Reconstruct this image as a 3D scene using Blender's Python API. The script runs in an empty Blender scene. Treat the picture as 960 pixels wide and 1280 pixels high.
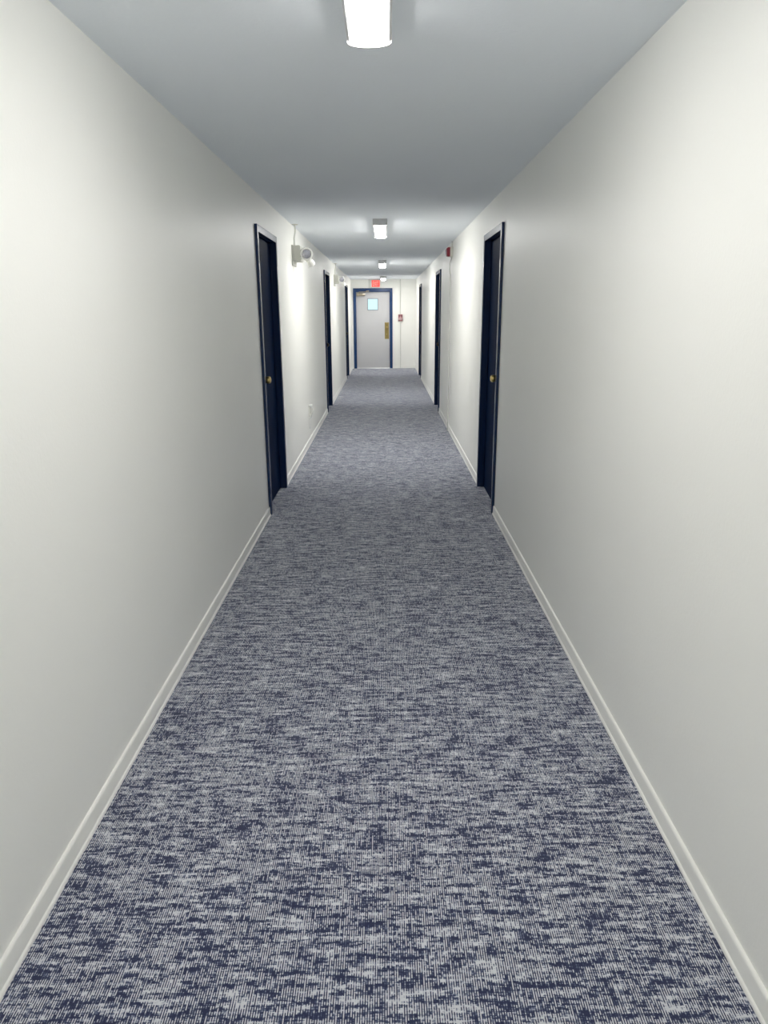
import bpy, bmesh, math
from mathutils import Vector, Matrix
sc = bpy.context.scene
COL = sc.collection
PI = math.pi

# ------------------------------------------------------------------ sizes (metres)
XL, XR = -0.924, 0.851          # corridor walls
H = 2.379                       # ceiling
YE, YB = 20.27, -6.0            # far end wall, added closing wall behind
T = 0.14                        # wall thickness
DOORS_Y = [(5.38, 6.33), (11.24, 12.19), (17.10, 18.05)]
DTOP = 2.15
BD = (-0.872, 0.205)            # outer frame of the end door

# ------------------------------------------------------------------ materials
def mat(name, color, rough=0.5, metal=0.0, spec=0.5, coat=0.0):
    m = bpy.data.materials.new(name); m.use_nodes = True
    b = m.node_tree.nodes['Principled BSDF']
    b.inputs['Base Color'].default_value = (*color, 1)
    b.inputs['Roughness'].default_value = rough
    b.inputs['Metallic'].default_value = metal
    b.inputs['Specular IOR Level'].default_value = spec
    b.inputs['Coat Weight'].default_value = coat
    return m

def N(m, t, **kw):
    n = m.node_tree.nodes.new(t)
    for k, v in kw.items(): setattr(n, k, v)
    return n
def lk(m, a, b): m.node_tree.links.new(a, b)
def coords(m, scale, loc=(0, 0, 0)):
    tc = N(m, 'ShaderNodeTexCoord'); mp = N(m, 'ShaderNodeMapping')
    mp.inputs['Scale'].default_value = scale; mp.inputs['Location'].default_value = loc
    lk(m, tc.outputs['Object'], mp.inputs['Vector']); return mp.outputs['Vector']
def math_n(m, op, a, b=None, c=None):
    n = N(m, 'ShaderNodeMath', operation=op)
    for i, v in enumerate((a, b, c)):
        if v is None: continue
        if isinstance(v, (int, float)): n.inputs[i].default_value = v
        else: lk(m, v, n.inputs[i])
    return n.outputs[0]
def noise(m, vec, detail=2, rough=0.5, scale=1.0):
    n = N(m, 'ShaderNodeTexNoise'); n.inputs['Scale'].default_value = scale
    n.inputs['Detail'].default_value = detail; n.inputs['Roughness'].default_value = rough
    lk(m, vec, n.inputs['Vector']); return n.outputs['Fac']
def bump(m, height, strength, dist):
    b = N(m, 'ShaderNodeBump'); b.inputs['Strength'].default_value = strength
    b.inputs['Distance'].default_value = dist
    lk(m, height, b.inputs['Height'])
    lk(m, b.outputs['Normal'], m.node_tree.nodes['Principled BSDF'].inputs['Normal'])

def painted(name, color, rough, sc1, strength, dist, spec=0.5, var=0.03):
    m = mat(name, color, rough, spec=spec)
    bs = m.node_tree.nodes['Principled BSDF']
    h = noise(m, coords(m, sc1), 3, 0.55)
    bump(m, h, strength, dist)
    v = noise(m, coords(m, (1.3, 0.9, 1.1), (3, 1, 7)), 3, 0.5)
    mx = N(m, 'ShaderNodeMix', data_type='RGBA')
    lk(m, v, mx.inputs['Factor'])
    mx.inputs[6].default_value = (*[c * (1 - var) for c in color], 1)
    mx.inputs[7].default_value = (*[min(1, c * (1 + var)) for c in color], 1)
    lk(m, mx.outputs[2], bs.inputs['Base Color'])
    return m

M_wall = painted('wall_paint', (0.93, 0.926, 0.882), 0.42, (110, 110, 90), 0.22, 0.0022, 0.5)
M_ceil = painted('ceiling_paint', (0.89, 0.935, 0.99), 0.7, (70, 70, 70), 0.35, 0.003, 0.3)
M_base = mat('baseboard_vinyl', (0.92, 0.915, 0.87), 0.3)
M_navy = painted('navy_enamel', (0.0025, 0.012, 0.045), 0.45, (90, 90, 25), 0.05, 0.001, 0.5, 0.1)
M_navy.node_tree.nodes['Principled BSDF'].inputs['IOR'].default_value = 1.06
M_navyf = painted('blue_frame_enamel', (0.008, 0.026, 0.085), 0.24, (90, 90, 25), 0.05, 0.001, 0.5, 0.1)
M_leafg = painted('grey_door_paint', (0.56, 0.56, 0.57), 0.45, (60, 60, 60), 0.08, 0.001, 0.4)
M_greyt = mat('grey_trim_metal', (0.30, 0.33, 0.35), 0.4, 0.3)
M_brass = mat('brass', (0.62, 0.47, 0.18), 0.28, 1.0)
M_brassd = mat('aged_brass', (0.42, 0.33, 0.13), 0.38, 0.9)
M_bronze = mat('dark_bronze', (0.02, 0.018, 0.02), 0.4, 0.6)
M_steel = mat('satin_steel', (0.42, 0.37, 0.29), 0.3, 0.9)
M_alu = mat('aluminium_threshold', (0.6, 0.6, 0.6), 0.35, 0.9)
M_white = mat('white_plastic', (0.80, 0.80, 0.76), 0.35)
M_beige = mat('beige_enamel', (0.62, 0.62, 0.56), 0.45)
M_fix = mat('fixture_enamel', (0.72, 0.72, 0.72), 0.5)
M_red = mat('alarm_red', (0.24, 0.012, 0.03), 0.35)
M_redp = mat('faded_red', (0.36, 0.14, 0.16), 0.4)
M_pink = mat('pull_handle_white', (0.50, 0.34, 0.34), 0.4)
M_dark = mat('dark_slot', (0.03, 0.03, 0.03), 0.6)
M_refl = mat('lamp_reflector', (0.55, 0.55, 0.60), 0.25, 0.6)
M_cond = mat('painted_conduit', (0.66, 0.66, 0.62), 0.4)

def emit(name, color, strength, base=(0.8, 0.8, 0.8)):
    m = bpy.data.materials.new(name); m.use_nodes = True
    b = m.node_tree.nodes['Principled BSDF']
    b.inputs['Base Color'].default_value = (*base, 1)
    b.inputs['Emission Color'].default_value = (*color, 1)
    b.inputs['Emission Strength'].default_value = strength
    return m
M_lens = emit('glowing_diffuser', (1.0, 0.985, 0.955), 60.0)
M_lens1 = emit('dimmer_diffuser', (1.0, 0.985, 0.965), 34.0)
M_exit = emit('exit_face_red', (1.0, 0.07, 0.05), 0.8, (0.35, 0.02, 0.02))
M_exitw = emit('exit_letter', (1.0, 0.40, 0.34), 0.75, (0.4, 0.2, 0.18))
M_glass = mat('frosted_glass', (0.9, 0.98, 1.0), 0.25)
M_glass.node_tree.nodes['Principled BSDF'].inputs['Transmission Weight'].default_value = 1.0
M_glass.node_tree.nodes['Principled BSDF'].inputs['IOR'].default_value = 1.15

def carpet():
    m = mat('heather_carpet', (0.2, 0.2, 0.25), 0.95, spec=0.15)
    bs = m.node_tree.nodes['Principled BSDF']
    bs.inputs['Sheen Weight'].default_value = 0.25
    bs.inputs['Sheen Roughness'].default_value = 0.6
    tc = N(m, 'ShaderNodeTexCoord'); sp = N(m, 'ShaderNodeSeparateXYZ')
    lk(m, tc.outputs['Object'], sp.inputs[0]); X, Y = sp.outputs[0], sp.outputs[1]
    # yarn cells: two columns per rib, loops along the corridor
    P = 0.0057
    cx = math_n(m, 'FLOOR', math_n(m, 'DIVIDE', X, P / 2))
    ro = N(m, 'ShaderNodeTexWhiteNoise', noise_dimensions='1D'); lk(m, cx, ro.inputs['W'])
    cy = math_n(m, 'FLOOR', math_n(m, 'ADD', math_n(m, 'DIVIDE', Y, 0.0075), ro.outputs['Value']))
    cb = N(m, 'ShaderNodeCombineXYZ'); lk(m, cx, cb.inputs[0]); lk(m, cy, cb.inputs[1])
    wn = N(m, 'ShaderNodeTexWhiteNoise', noise_dimensions='2D'); lk(m, cb.outputs[0], wn.inputs['Vector'])
    cb3 = N(m, 'ShaderNodeCombineXYZ'); lk(m, cx, cb3.inputs[0])
    lk(m, math_n(m, 'FLOOR', math_n(m, 'ADD', math_n(m, 'DIVIDE', Y, 0.035), math_n(m, 'MULTIPLY', ro.outputs['Value'], 7.0))), cb3.inputs[1])
    w3 = N(m, 'ShaderNodeTexWhiteNoise', noise_dimensions='2D'); lk(m, cb3.outputs[0], w3.inputs['Vector'])
    # streaks across the corridor
    n1 = noise(m, coords(m, (10, 52, 1)), 3, 0.6)
    n2 = noise(m, coords(m, (30, 130, 1), (5, 3, 0)), 3, 0.6)
    n3 = noise(m, coords(m, (3.0, 9, 1), (9, 2, 0)), 2, 0.5)
    s = math_n(m, 'ADD', math_n(m, 'MULTIPLY', math_n(m, 'SUBTRACT', n1, 0.5), 3.5),
               math_n(m, 'MULTIPLY', math_n(m, 'SUBTRACT', n2, 0.5), 2.2))
    s = math_n(m, 'ADD', s, math_n(m, 'MULTIPLY', math_n(m, 'SUBTRACT', n3, 0.5), 0.7))
    # alternate columns lean light / dark
    par = math_n(m, 'PINGPONG', cx, 1.0)
    s = math_n(m, 'ADD', s, math_n(m, 'MULTIPLY', math_n(m, 'SUBTRACT', par, 0.5), 0.7))
    s = math_n(m, 'ADD', s, math_n(m, 'MULTIPLY', math_n(m, 'SUBTRACT', wn.outputs['Value'], 0.5), 0.75))
    s = math_n(m, 'ADD', s, math_n(m, 'MULTIPLY', math_n(m, 'SUBTRACT', w3.outputs['Value'], 0.5), 0.5))
    f = math_n(m, 'ADD', math_n(m, 'MULTIPLY', s, 1.15), 0.45)
    cr = N(m, 'ShaderNodeValToRGB'); lk(m, f, cr.inputs[0])
    e = cr.color_ramp.elements
    e[0].position = 0.1; e[0].color = (0.008, 0.014, 0.060, 1)
    e[1].position = 0.95; e[1].color = (0.58, 0.59, 0.63, 1)
    a = e.new(0.4); a.color = (0.042, 0.058, 0.130, 1)
    a = e.new(0.62); a.color = (0.195, 0.217, 0.295, 1)
    lk(m, cr.outputs[0], bs.inputs['Base Color'])
    rib = math_n(m, 'SINE', math_n(m, 'MULTIPLY', X, 4 * PI / P))
    hh = math_n(m, 'ADD', math_n(m, 'MULTIPLY', rib, 0.5), wn.outputs['Value'])
    bump(m, hh, 0.2, 0.001)
    return m
M_carpet = carpet()

# ------------------------------------------------------------------ mesh helpers
def add_box(bm, x0, x1, y0, y1, z0, z1):
    v = [bm.verts.new((x, y, z)) for x in (x0, x1) for y in (y0, y1) for z in (z0, z1)]
    for f in ((0, 1, 3, 2), (4, 6, 7, 5), (0, 4, 5, 1), (2, 3, 7, 6), (0, 2, 6, 4), (1, 5, 7, 3)):
        bm.faces.new([v[i] for i in f])
def add_prism(bm, pts, d0, d1, axis):
    """closed 2-D outline pushed along an axis. axis 'x': pts=(y,z); 'y': pts=(x,z); 'z': pts=(x,y)"""
    def P(p, d):
        return {'x': (d, p[0], p[1]), 'y': (p[0], d, p[1]), 'z': (p[0], p[1], d)}[axis]
    a = [bm.verts.new(P(p, d0)) for p in pts]; b = [bm.verts.new(P(p, d1)) for p in pts]
    bm.faces.new(a); bm.faces.new(b[::-1]); n = len(pts)
    for i in range(n): bm.faces.new((a[i], a[(i + 1) % n], b[(i + 1) % n], b[i]))
def add_lathe(bm, prof, M, n=28):
    """prof = (radius, along); revolved about local z then placed by matrix M"""
    rings = []
    for r, h in prof:
        if r < 1e-6: rings.append([bm.verts.new(M @ Vector((0, 0, h)))])
        else: rings.append([bm.verts.new(M @ Vector((r * math.cos(2 * PI * k / n), r * math.sin(2 * PI * k / n), h))) for k in range(n)])
    for a, b in zip(rings, rings[1:]):
        for k in range(n):
            k2 = (k + 1) % n
            if len(a) == 1 and len(b) == 1: continue
            if len(a) == 1: bm.faces.new((a[0], b[k], b[k2]))
            elif len(b) == 1: bm.faces.new((a[k], b[0], a[k2]))
            else: bm.faces.new((a[k], b[k], b[k2], a[k2]))
def add_tube(bm, pts, r, n=12):
    pts = [Vector(p) for p in pts]; rings = []
    for i, p in enumerate(pts):
        t = (pts[min(i + 1, len(pts) - 1)] - pts[max(i - 1, 0)]).normalized()
        u = t.cross(Vector((0.31, 0.95, 0.05))).normalized(); w = t.cross(u)
        rings.append([bm.verts.new(p + r * (math.cos(2 * PI * k / n) * u + math.sin(2 * PI * k / n) * w)) for k in range(n)])
    bm.faces.new(rings[0]); bm.faces.new(rings[-1][::-1])
    for a, b in zip(rings, rings[1:]):
        for k in range(n): bm.faces.new((a[k], a[(k + 1) % n], b[(k + 1) % n], b[k]))
def obj(name, bm, m, parent=None, bevel=0.0, smooth=False, loc=None):
    bmesh.ops.recalc_face_normals(bm, faces=bm.faces[:])
    if bevel:
        bmesh.ops.bevel(bm, geom=bm.edges[:], offset=bevel, segments=2, affect='EDGES', profile=0.5, clamp_overlap=True)
    me = bpy.data.meshes.new(name); bm.to_mesh(me); bm.free()
    if smooth:
        for p in me.polygons: p.use_smooth = True
        try: me.set_sharp_from_angle(angle=math.radians(40))
        except Exception: pass
    me.materials.append(m)
    o = bpy.data.objects.new(name, me); COL.objects.link(o)
    if parent: o.parent = parent
    if loc: o.location = loc
    return o
def tag(o, label=None, cat=None, group=None, kind=None):
    if label: o['label'] = label
    if cat: o['category'] = cat
    if group: o['group'] = group
    if kind: o['kind'] = kind
    return o
def empty(name, loc, label=None, cat=None, group=None, kind=None):
    o = bpy.data.objects.new(name, None); COL.objects.link(o); o.location = loc
    o.empty_display_size = 0.1
    return tag(o, label, cat, group, kind)
def axis_to(d):
    return Vector(d).to_track_quat('Z', 'Y').to_matrix().to_4x4()
def place(p, d): return Matrix.Translation(Vector(p)) @ axis_to(d)

# ------------------------------------------------------------------ room shell
bm = bmesh.new(); add_box(bm, XL - T, XR + T, YB - T, YE + T, -0.1, 0)
tag(obj('floor', bm, M_carpet), 'blue and grey heathered carpet running the length of the corridor', 'floor', kind='structure')
bm = bmesh.new(); add_box(bm, XL - T, XR + T, YB - T, YE + T, H, H + 0.1)
tag(obj('ceiling', bm, M_ceil), 'pale grey-white textured ceiling above the corridor', 'ceiling', kind='structure')

def comb(y0, y1, holes, top):
    pts = [(y0, 0)]
    for a, b in holes: pts += [(a, 0), (a, top), (b, top), (b, 0)]
    return pts + [(y1, 0), (y1, H), (y0, H)]
for nm, x0, x1, side in (('wall_left', XL - T, XL, 'left'), ('wall_right', XR, XR + T, 'right')):
    bm = bmesh.new(); add_prism(bm, comb(YB, YE, DOORS_Y, DTOP), x0, x1, 'x')
    tag(obj(nm, bm, M_wall), 'long off-white painted corridor wall on the %s' % side, 'wall', kind='structure')
bm = bmesh.new(); add_prism(bm, comb(XL - T, XR + T, [BD], DTOP), YE, YE + T, 'y')
tag(obj('wall_far', bm, M_wall), 'off-white end wall around the grey exit door', 'wall', kind='structure')
bm = bmesh.new(); add_box(bm, XL - T, XR + T, YB - T, YB, 0, H)
tag(obj('wall_near', bm, M_wall), 'unseen off-white wall added behind the viewer to close the corridor', 'wall', kind='structure')  # added out of view so no sky light enters from behind

# baseboard profile: flat board, rounded top, small toe lip (offset from wall, height)
BP = [(0, 0), (0.0155, 0), (0.0155, 0.005), (0.0145, 0.009), (0.010, 0.0125), (0.0095, 0.058), (0.0085, 0.0635), (0.006, 0.0675), (0.002, 0.069), (0, 0.069)]
def base_run(bm, wall, sgn, a, b):
    add_prism(bm, [(wall + sgn * o, z) for o, z in BP], a, b, 'y')
segs = []
edges = [YB] + [v for d in DOORS_Y for v in d] + [YE]
for i in range(0, len(edges), 2): segs.append((edges[i], edges[i + 1]))
for nm, wl, s, side in (('baseboard_left', XL, 1, 'left'), ('baseboard_right', XR, -1, 'right')):
    bm = bmesh.new()
    for a, b in segs: base_run(bm, wl, s, a, b - (0.0155 if b == YE else 0))
    tag(obj(nm, bm, M_base, smooth=True), 'low white baseboard along the %s wall, broken at the doors' % side, 'baseboard', kind='structure')
bm = bmesh.new()
add_prism(bm, [(YE - o, z) for o, z in BP], BD[1], XR, 'x')
add_prism(bm, [(YE - o, z) for o, z in BP], XL, BD[0], 'x')
tag(obj('baseboard_far', bm, M_base, smooth=True), 'white baseboard at the foot of the end wall', 'baseboard', kind='structure')

# ------------------------------------------------------------------ side doors
def side_door(n, sgn, y0, y1, label):
    """built at origin: wall plane x=0, corridor towards +x, then mirrored for the right wall"""
    w = y1 - y0; wall = XL if sgn > 0 else XR
    root = empty('door_%d' % n, (wall, y0, 0), label, 'door', 'navy side doors', 'structure')
    def X(v): return sgn * v
    F, R = 0.05, 0.020
    # frame
    bm = bmesh.new()
    out = [(0, 0), (F, 0), (F, DTOP - F), (w - F, DTOP - F), (w - F, 0), (w, 0), (w, DTOP), (0, DTOP)]
    add_prism(bm, out, X(-T), X(R), 'x')
    fr = obj('frame', bm, M_navyf, root, bevel=0.003)
    # stop behind the leaf
    s = 0.018; g = F
    bm = bmesh.new()
    st = [(g, 0), (g + s, 0), (g + s, DTOP - g - s), (w - g - s, DTOP - g - s), (w - g - s, 0), (w - g, 0), (w - g, DTOP - g), (g, DTOP - g)]
    add_prism(bm, st, X(-T + 0.005), X(-0.082), 'x')
    obj('stop', bm, M_navyf, root)
    bm = bmesh.new()
    add_box(bm, *sorted((X(-0.081), X(-0.037))), F + 0.003, w - F - 0.003, 0.004, DTOP - F - 0.004)
    leaf = obj('leaf', bm, M_navy, root, bevel=0.002)
    # knob set near the viewer's edge of the leaf
    ky, kz = F + 0.068, 1.045
    bm = bmesh.new()
    add_lathe(bm, [(0, 0), (0.034, 0), (0.034, 0.004), (0.028, 0.010), (0.013, 0.013), (0.012, 0.036), (0.020, 0.044),
                   (0.027, 0.055), (0.0285, 0.066), (0.025, 0.078), (0.015, 0.084), (0, 0.085)], place((X(-0.037), ky, kz), (sgn, 0, 0)))
    tag(obj('knob', bm, M_brass if n < 3 else M_bronze, leaf, smooth=True), 'brass door knob' if n < 3 else 'dark door knob')
    bm = bmesh.new()
    for hz in (0.25, 1.05, 1.85):
        add_tube(bm, [(X(-0.030), w - F - 0.003, hz - 0.05), (X(-0.030), w - F - 0.003, hz + 0.05)], 0.0065)
    obj('hinge', bm, M_navyf, root, smooth=True)
    return root
place_words = ('nearest', 'middle', 'farthest')
n = 1
for i, (a, b) in enumerate(DOORS_Y):
    side_door(n, 1, a, b, 'dark navy recessed door, %s of three on the left wall' % place_words[i]); n += 1
    side_door(n, -1, a, b, 'dark navy recessed door, %s of three on the right wall' % place_words[i]); n += 1

# ------------------------------------------------------------------ end door
ed = empty('door_%d' % n, (0, YE, 0), 'grey exit door with small window in blue frame at corridor end', 'door', kind='structure')
x0, x1 = BD; F = 0.078; FT = 0.098
M_endf = painted('end_frame_lit_enamel', (0.012, 0.045, 0.14), 0.24, (90, 90, 25), 0.05, 0.001, 0.5, 0.1)  # lighter copy of the navy frame enamel, nearby lamplight put into the colour
bm = bmesh.new()
add_prism(bm, [(x0, 0), (x0 + F, 0), (x0 + F, DTOP - FT), (x1 - F, DTOP - FT), (x1 - F, 0), (x1, 0), (x1, DTOP), (x0, DTOP)], -0.022, T, 'y')
tag(obj('frame', bm, M_endf, ed, bevel=0.003), 'blue steel frame, lamplight put into its colour')
bm = bmesh.new(); g = F; s = 0.018
add_prism(bm, [(x0 + g, 0), (x0 + g + s, 0), (x0 + g + s, DTOP - FT - s), (x1 - g - s, DTOP - FT - s), (x1 - g - s, 0), (x1 - g, 0), (x1 - g, DTOP - FT), (x0 + g, DTOP - FT)], 0.066, T - 0.005, 'y')
obj('stop', bm, M_navyf, ed)
lx0, lx1, lz1 = x0 + F + 0.002, x1 - F - 0.002, DTOP - FT - 0.003
wx0, wx1, wz0, wz1 = -0.468, -0.206, 1.588, 1.868
bm = bmesh.new(); ly0, ly1 = 0.020, 0.064
xs = [lx0, wx0, wx1, lx1]; zs = [0.014, wz0, wz1, lz1]
def grid_leaf(bm):
    V = {}
    for j, y in enumerate((ly0, ly1)):
        for a, x in enumerate(xs):
            for c, z in enumerate(zs): V[j, a, c] = bm.verts.new((x, y, z))
    for a in range(3):
        for c in range(3):
            if a == 1 and c == 1: continue
            for j in (0, 1): bm.faces.new([V[j, a, c], V[j, a + 1, c], V[j, a + 1, c + 1], V[j, a, c + 1]])
    per = [(0, c) for c in range(3)] + [(a, 3) for a in range(3)] + [(3, c) for c in (3, 2, 1)] + [(a, 0) for a in (3, 2, 1)]
    for L in (per, [(1, 1), (1, 2), (2, 2), (2, 1)]):
        for p, q in zip(L, L[1:] + L[:1]): bm.faces.new([V[0, *p], V[0, *q], V[1, *q], V[1, *p]])
grid_leaf(bm)
leaf = tag(obj('leaf', bm, M_leafg, ed), 'light grey painted leaf')
bm = bmesh.new(); f = 0.02
for (a, b, c, d) in ((wx0 - f, wx1 + f, wz1, wz1 + f), (wx0 - f, wx1 + f, wz0 - f, wz0), (wx0 - f, wx0, wz0, wz1), (wx1, wx1 + f, wz0, wz1)):
    add_box(bm, a, b, ly0 - 0.009, ly0, c, d)
obj('window_trim', bm, M_greyt, leaf, bevel=0.002)
bm = bmesh.new(); add_box(bm, wx0, wx1, 0.038, 0.044, wz0, wz1)
tag(obj('window_pane', bm, M_glass, leaf), 'small frosted glass pane')
# lock plate with lever
px0, px1, pz0, pz1 = -0.012, 0.104, 0.80, 1.245
bm = bmesh.new(); add_box(bm, px0, px1, ly0 - 0.006, ly0, pz0, pz1)
lp = tag(obj('lock_plate', bm, M_brassd, ed, bevel=0.0025), 'tall brass plate')
bm = bmesh.new()
add_lathe(bm, [(0, 0), (0.030, 0), (0.030, 0.005), (0.014, 0.010), (0.013, 0.030), (0.027, 0.045), (0.031, 0.058), (0.026, 0.070), (0, 0.076)], place((0.052, ly0 - 0.005, 1.105), (0, -1, 0)))
obj('knob', bm, M_brass, lp, smooth=True)
bm = bmesh.new()
add_lathe(bm, [(0, 0), (0.017, 0), (0.017, 0.006), (0.010, 0.009), (0, 0.009)], place((0.045, ly0 - 0.006, 0.93), (0, -1, 0)), 20)
obj('lock_cylinder', bm, M_brass, lp, smooth=True)
# closer
bm = bmesh.new(); add_box(bm, -0.775, -0.545, ly0 - 0.060, ly0, 1.945, 2.018)
cl = tag(obj('door_closer', bm, M_steel, ed, bevel=0.008, smooth=True), 'satin metal closer body')
bm = bmesh.new()
add_tube(bm, [(-0.70, ly0 - 0.03, 2.018), (-0.70, ly0 - 0.03, 2.06)], 0.012)
add_prism(bm, [(-0.715, -0.04), (-0.69, -0.005), (-0.50, -0.085), (-0.50, -0.105)], 2.052, 2.062, 'z')
add_prism(bm, [(-0.515, -0.10), (-0.495, -0.11), (-0.455, -0.022), (-0.475, -0.022)], 2.063, 2.073, 'z')
add_tube(bm, [(-0.505, -0.098, 2.048), (-0.505, -0.098, 2.078)], 0.010)
obj('closer_arm', bm, M_steel, cl, smooth=True)
bm = bmesh.new(); add_box(bm, -0.515, -0.435, -0.025, 0.0, 2.060, 2.092)
obj('arm_bracket', bm, M_steel, cl, bevel=0.003)
bm = bmesh.new(); add_prism(bm, [(-0.028, 0.0005), (-0.018, 0.012), (0.10, 0.012), (0.11, 0.0005)], x0 + F, x1 - F, 'x')
obj('threshold', bm, M_alu, ed)

# ------------------------------------------------------------------ ceiling lights
def lens_profile(w, z0, z1, arc, k=14):
    """U-shaped outline: straight sides from z0 down to z1, then an arc to z1-arc"""
    pts = [(-w, z0), (-w, z1)]
    for i in range(1, k):
        a = PI * i / k
        pts.append((-w * math.cos(a), z1 - arc * math.sin(a) ** 0.8))
    return pts + [(w, z1), (w, z0)]
LX, LLEN = -0.043, 1.22
def ceiling_light(y, label, m):
    r = empty('ceiling_light', (LX, y, H), label, 'ceiling light', 'fluorescent ceiling lights')
    bm = bmesh.new(); add_prism(bm, [(-0.067, 0), (-0.067, -0.040), (-0.060, -0.044), (0.060, -0.044), (0.067, -0.040), (0.067, 0)], 0.010, LLEN - 0.010, 'y')
    obj('housing', bm, M_fix, r)
    for yy in (0.0, LLEN - 0.010):
        bm = bmesh.new(); add_prism(bm, lens_profile(0.0685, 0, -0.044, 0.016), yy, yy + 0.010, 'y')
        obj('end_cap', bm, M_fix, r, smooth=True)
    bm = bmesh.new(); add_prism(bm, lens_profile(0.052, -0.0442, -0.0455, 0.014), 0.0105, LLEN - 0.0105, 'y')
    d = obj('diffuser', bm, m, r, smooth=True); d['label'] = 'glowing white diffuser'
    return r
def copy_tree(o, parent=None, loc=None):
    c = o.copy(); COL.objects.link(c)
    if parent: c.parent = parent
    if loc: c.location = loc
    for ch in o.children: copy_tree(ch, c)
    return c
ceiling_light(1.25, 'lit wrap-around ceiling light nearest the viewer, cut by the top edge', M_lens1)
L0 = ceiling_light(7.13, 'lit wrap-around ceiling light just past the nearest pair of doors', M_lens)
for y, lab in (
               (12.75, 'lit wrap-around ceiling light past the middle pair of doors'),
               (18.35, 'lit wrap-around ceiling light beside the exit sign at the end'),
               (-3.0, 'unseen fill light added behind the viewer, built as a ceiling light')):  # last one is added out of view as fill for the near walls
    c = copy_tree(L0, None, (LX, y, H)); c['label'] = lab

# ------------------------------------------------------------------ exit sign
ex = empty('exit_sign', (-0.245, YE, 2.166), 'lit red exit sign above the grey end door', 'exit sign')
bm = bmesh.new(); add_box(bm, -0.145, 0.145, -0.055, 0, 0, 0.200)
obj('housing', bm, M_white, ex, bevel=0.006)
bm = bmesh.new(); add_box(bm, -0.112, 0.104, -0.058, -0.0545, 0.014, 0.186)
fc = tag(obj('face', bm, M_exit, ex), 'glowing red face')
def text_mesh(txt, size, depth):
    cu = bpy.data.curves.new('lettering', 'FONT'); cu.body = txt; cu.size = size; cu.extrude = depth
    cu.align_x = 'CENTER'; cu.align_y = 'CENTER'; cu.offset = size * 0.018
    t = bpy.data.objects.new('lettering', cu); COL.objects.link(t)
    bpy.context.view_layer.update()
    dg = bpy.context.evaluated_depsgraph_get()
    me = bpy.data.meshes.new_from_object(t.evaluated_get(dg)); bpy.data.objects.remove(t)
    return me
me = text_mesh('EXIT', 0.105, 0.001); me.materials.clear(); me.materials.append(M_exitw)
xsv = [v.co.x for v in me.vertices]; ysv = [v.co.y for v in me.vertices]
kx = 0.165 / (max(xsv) - min(xsv)); ky = 0.115 / (max(ysv) - min(ysv))
mx_ = (max(xsv) + min(xsv)) / 2; my_ = (max(ysv) + min(ysv)) / 2
for v in me.vertices: v.co = Vector(((v.co.x - mx_) * kx, v.co.z, (v.co.y - my_) * ky))
t = bpy.data.objects.new('lettering', me); COL.objects.link(t); t.parent = fc; t.location = (-0.004, -0.0595, 0.100)
tag(t, 'pale letters reading EXIT')

# ------------------------------------------------------------------ conduits
def conduit(label, pts, r, m=M_cond, group='painted wall conduits', straps=()):
    base = Vector(pts[-1]); rt = empty('conduit', base, label, 'conduit', group)
    bm = bmesh.new(); add_tube(bm, [Vector(p) - base for p in pts], r)
    obj('pipe', bm, m, rt, smooth=True)
    return rt, base
conduit('thin painted conduit from ceiling to door frame, left of exit sign', [(-0.432, YE - 0.009, H), (-0.432, YE - 0.009, DTOP + 0.001)], 0.008)
conduit('painted conduit above the red pull station on end wall', [(0.421, YE - 0.013, H), (0.421, YE - 0.013, 1.458)], 0.012)
conduit('painted conduit below the red pull station down to the floor', [(0.424, YE - 0.022, 1.276), (0.424, YE - 0.022, 0.0)], 0.0075)
SY = 9.42
conduit('white conduit down right wall from red alarm to floor', [(XR - 0.010, SY, 2.192), (XR - 0.014, SY, 2.17), (XR - 0.034, SY, 2.12),
        (XR - 0.034, SY, 2.04), (XR - 0.024, SY, 1.98), (XR - 0.024, SY, 0.0)], 0.0078)
conduit('short conduit from ceiling to the red alarm on right wall', [(XR - 0.008, SY, H), (XR - 0.008, SY, 2.313)], 0.007)

# ------------------------------------------------------------------ alarm devices
st = empty('alarm_strobe', (XR, SY, 2.195), 'red fire alarm strobe on white box high on right wall', 'fire alarm')
bm = bmesh.new(); add_box(bm, -0.036, 0, -0.06, 0.06, 0, 0.116)
tag(obj('back_box', bm, M_beige, st, bevel=0.003), 'off-white mounting box')
bm = bmesh.new()
add_prism(bm, [(-0.036, 0.004), (-0.036, 0.112), (-0.062, 0.112), (-0.078, 0.100), (-0.078, 0.016), (-0.062, 0.004)], -0.056, 0.056, 'y')
bd = obj('body', bm, M_red, st, bevel=0.003)
bm = bmesh.new(); add_box(bm, -0.092, -0.076, -0.020, 0.020, 0.030, 0.086)
tag(obj('strobe_lens', bm, M_refl, bd, bevel=0.004), 'clear strobe lens')
bm = bmesh.new()
for k in range(4): add_box(bm, -0.0795, -0.077, 0.028, 0.048, 0.03 + k * 0.014, 0.037 + k * 0.014)
obj('speaker_grille', bm, M_dark, bd)

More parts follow.
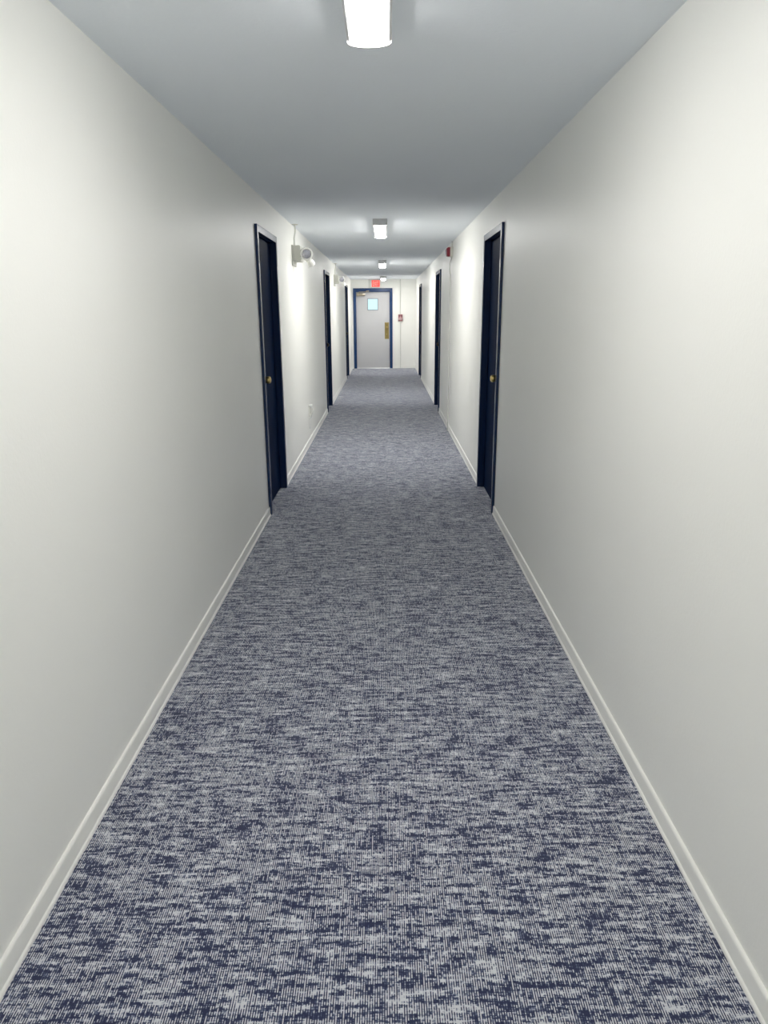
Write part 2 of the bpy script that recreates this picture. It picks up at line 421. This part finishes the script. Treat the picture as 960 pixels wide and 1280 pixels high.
ps = empty('pull_station', (0.422, YE, 1.276), 'red and white fire alarm pull station on end wall', 'fire alarm')
bm = bmesh.new(); add_box(bm, -0.056, 0.056, -0.030, 0, 0, 0.180)
obj('back_box', bm, M_redp, ps, bevel=0.003)
bm = bmesh.new(); add_prism(bm, [(-0.030, 0.004), (-0.050, 0.010), (-0.056, 0.085), (-0.050, 0.176), (-0.030, 0.176)], -0.058, 0.058, 'x')
cv = obj('cover', bm, M_redp, ps, bevel=0.002)
bm = bmesh.new()
add_box(bm, -0.046, 0.046, -0.072, -0.053, 0.030, 0.088); add_box(bm, -0.014, 0.014, -0.066, -0.050, 0.088, 0.125)
tag(obj('pull_handle', bm, M_pink, cv, bevel=0.004), 'pale T-shaped pull handle')
for a, b in ((-0.040, -0.024), (0.024, 0.042)):
    bm = bmesh.new(); add_box(bm, a, b, -0.0570, -0.050, 0.120, 0.163)
    obj('slot', bm, M_dark, cv)

# ------------------------------------------------------------------ emergency lights
def emergency_light(y, label, clabel):
    r = empty('emergency_light', (XL, y, 1.99), label, 'emergency light', 'twin-head emergency lights')
    bm = bmesh.new(); add_box(bm, 0, 0.014, 0.0, 0.30, 0.0, 0.195)
    obj('mounting_plate', bm, M_beige, r, bevel=0.003)
    bm = bmesh.new(); add_prism(bm, [(0.014, 0.045), (0.076, 0.045), (0.086, 0.055), (0.086, 0.185), (0.076, 0.192), (0.014, 0.192)], 0.01, 0.29, 'y')
    obj('battery_box', bm, M_beige, r, bevel=0.004)
    for (p, d, s) in (((0.143, 0.035, 0.110), (0.16, -1, -0.06), 1.12), ((0.172, 0.17, 0.035), (0.25, 0.55, -0.80), 0.68)):
        Mx = place(p, d)
        bm = bmesh.new()
        add_lathe(bm, [(0, -0.055 * s), (0.026 * s, -0.052 * s), (0.043 * s, -0.035 * s), (0.054 * s, -0.008 * s), (0.057 * s, 0.018 * s), (0.055 * s, 0.032 * s), (0.042 * s, 0.034 * s), (0.038 * s, 0.024 * s), (0, 0.022 * s)], Mx)
        hd = obj('lamp_head', bm, M_white, r, smooth=True)
        bm = bmesh.new()
        add_lathe(bm, [(0.0375 * s, 0.0245 * s), (0.0375 * s, 0.030 * s), (0.030 * s, 0.0335 * s), (0.012 * s, 0.036 * s), (0, 0.0365 * s)], Mx)
        for k in range(4):
            a = math.radians(45 + 90 * k)
            q = Mx @ Vector((0.018 * math.cos(a) * s, 0.018 * math.sin(a) * s, 0.034 * s))
            add_lathe(bm, [(0.007, -0.002), (0.005, 0.003), (0, 0.0045)], place(q, d), 10)
        tag(obj('lamp_lens', bm, M_refl, hd, smooth=True), 'silvery faceted lens')
        bm = bmesh.new(); c = Vector(p)
        add_tube(bm, [(0.080, p[1] + 0.03, 0.115), (0.098, p[1] + 0.03, 0.112), c + Vector((-0.02, 0.012, 0))], 0.013)
        obj('swivel_neck', bm, M_beige, hd, smooth=True)
    c = empty('conduit', (XL, y, 2.17), clabel, 'conduit', 'conduits feeding the emergency lights')
    bm = bmesh.new(); add_tube(bm, [(0.036, 0.06, H - 2.17), (0.036, 0.06, 0.15), (0.034, 0.06, 0.13), (0.024, 0.06, 0.08), (0.024, 0.06, 0.0125)], 0.0085)
    obj('pipe', bm, M_cond, c, smooth=True)
    bm = bmesh.new(); add_lathe(bm, [(0, 0), (0.032, 0), (0.032, -0.004), (0.020, -0.007), (0, -0.007)], Matrix.Translation((0.036, 0.06, H - 2.17)))
    obj('ceiling_flange', bm, M_beige, c, smooth=True)
emergency_light(7.46, 'white twin-head emergency light past the nearest left door', 'bent conduit from ceiling to the nearer emergency light')
emergency_light(13.42, 'white twin-head emergency light past the middle left door', 'bent conduit from ceiling to the farther emergency light')

# ------------------------------------------------------------------ wall outlet
wo = empty('wall_outlet', (XL, 8.52, 0.335), 'white power outlet low on left wall past nearest door', 'outlet')
bm = bmesh.new(); add_box(bm, 0, 0.018, 0, 0.080, 0, 0.125)
obj('cover_plate', bm, M_white, wo, bevel=0.004)
bm = bmesh.new(); add_box(bm, 0.0175, 0.0215, 0.022, 0.058, 0.070, 0.105); add_box(bm, 0.0175, 0.0215, 0.022, 0.058, 0.018, 0.053)
obj('socket_face', bm, M_beige, wo, bevel=0.001)
bm = bmesh.new(); add_box(bm, 0, 0.042, -0.002, 0.082, 0.125, 0.132)
obj('top_flap', bm, M_white, wo, bevel=0.002)
pg = empty('power_plug', (XL + 0.0215, 8.55, 0.378), 'white plug in the upper socket of the low wall outlet', 'plug')
bm = bmesh.new(); add_prism(bm, [(0, 0.0), (0.026, 0.002), (0.034, 0.020), (0.028, 0.044), (0, 0.048)], -0.019, 0.019, 'y')
obj('plug_body', bm, M_white, pg, bevel=0.003)
pg = empty('power_plug', (XL + 0.0215, 8.542, 0.343), 'white plug in the lower socket with cord hanging down', 'plug')
bm = bmesh.new(); add_prism(bm, [(0, 0.0), (0.014, 0.002), (0.019, 0.014), (0.014, 0.030), (0, 0.032)], -0.015, 0.015, 'y')
obj('plug_body', bm, M_white, pg, bevel=0.003)
bm = bmesh.new(); add_tube(bm, [(0.010, 0, 0.002), (0.004, -0.002, -0.02), (-0.015, -0.003, -0.045), (-0.017, -0.003, -0.16)], 0.0035, 8)
tag(obj('cord', bm, M_fix, pg, smooth=True), 'thin grey cord')

# ------------------------------------------------------------------ world and camera
w = bpy.data.worlds.new('daylight'); sc.world = w; w.use_nodes = True
bg = w.node_tree.nodes['Background']; bg.inputs[0].default_value = (0.66, 0.90, 1.0, 1); bg.inputs[1].default_value = 1.15

cam = bpy.data.cameras.new('camera'); co = bpy.data.objects.new('camera', cam); COL.objects.link(co)
Fv = Vector((-0.00310591, 0.9620426, -0.27288163)); Rv = Vector((0.99997817, 0.00139628, -0.00645908)); Uv = Vector((0.00583289, 0.27289573, 0.96202593))
M = Matrix((Rv, Uv, -Fv)).transposed().to_4x4(); M.translation = (0, 0, 1.5474)
co.matrix_world = M
cam.sensor_fit = 'VERTICAL'; cam.sensor_height = 36; cam.lens = 885.457 * 36 / 1280
cam.clip_start = 0.02; cam.clip_end = 200
sc.camera = co
sc.view_settings.view_transform = 'Standard'; sc.view_settings.look = 'None'
sc.view_settings.gamma = 1; sc.view_settings.use_curve_mapping = False
sc.view_settings.exposure = 0.16
sc.cycles.diffuse_bounces = 14; sc.cycles.max_bounces = 16
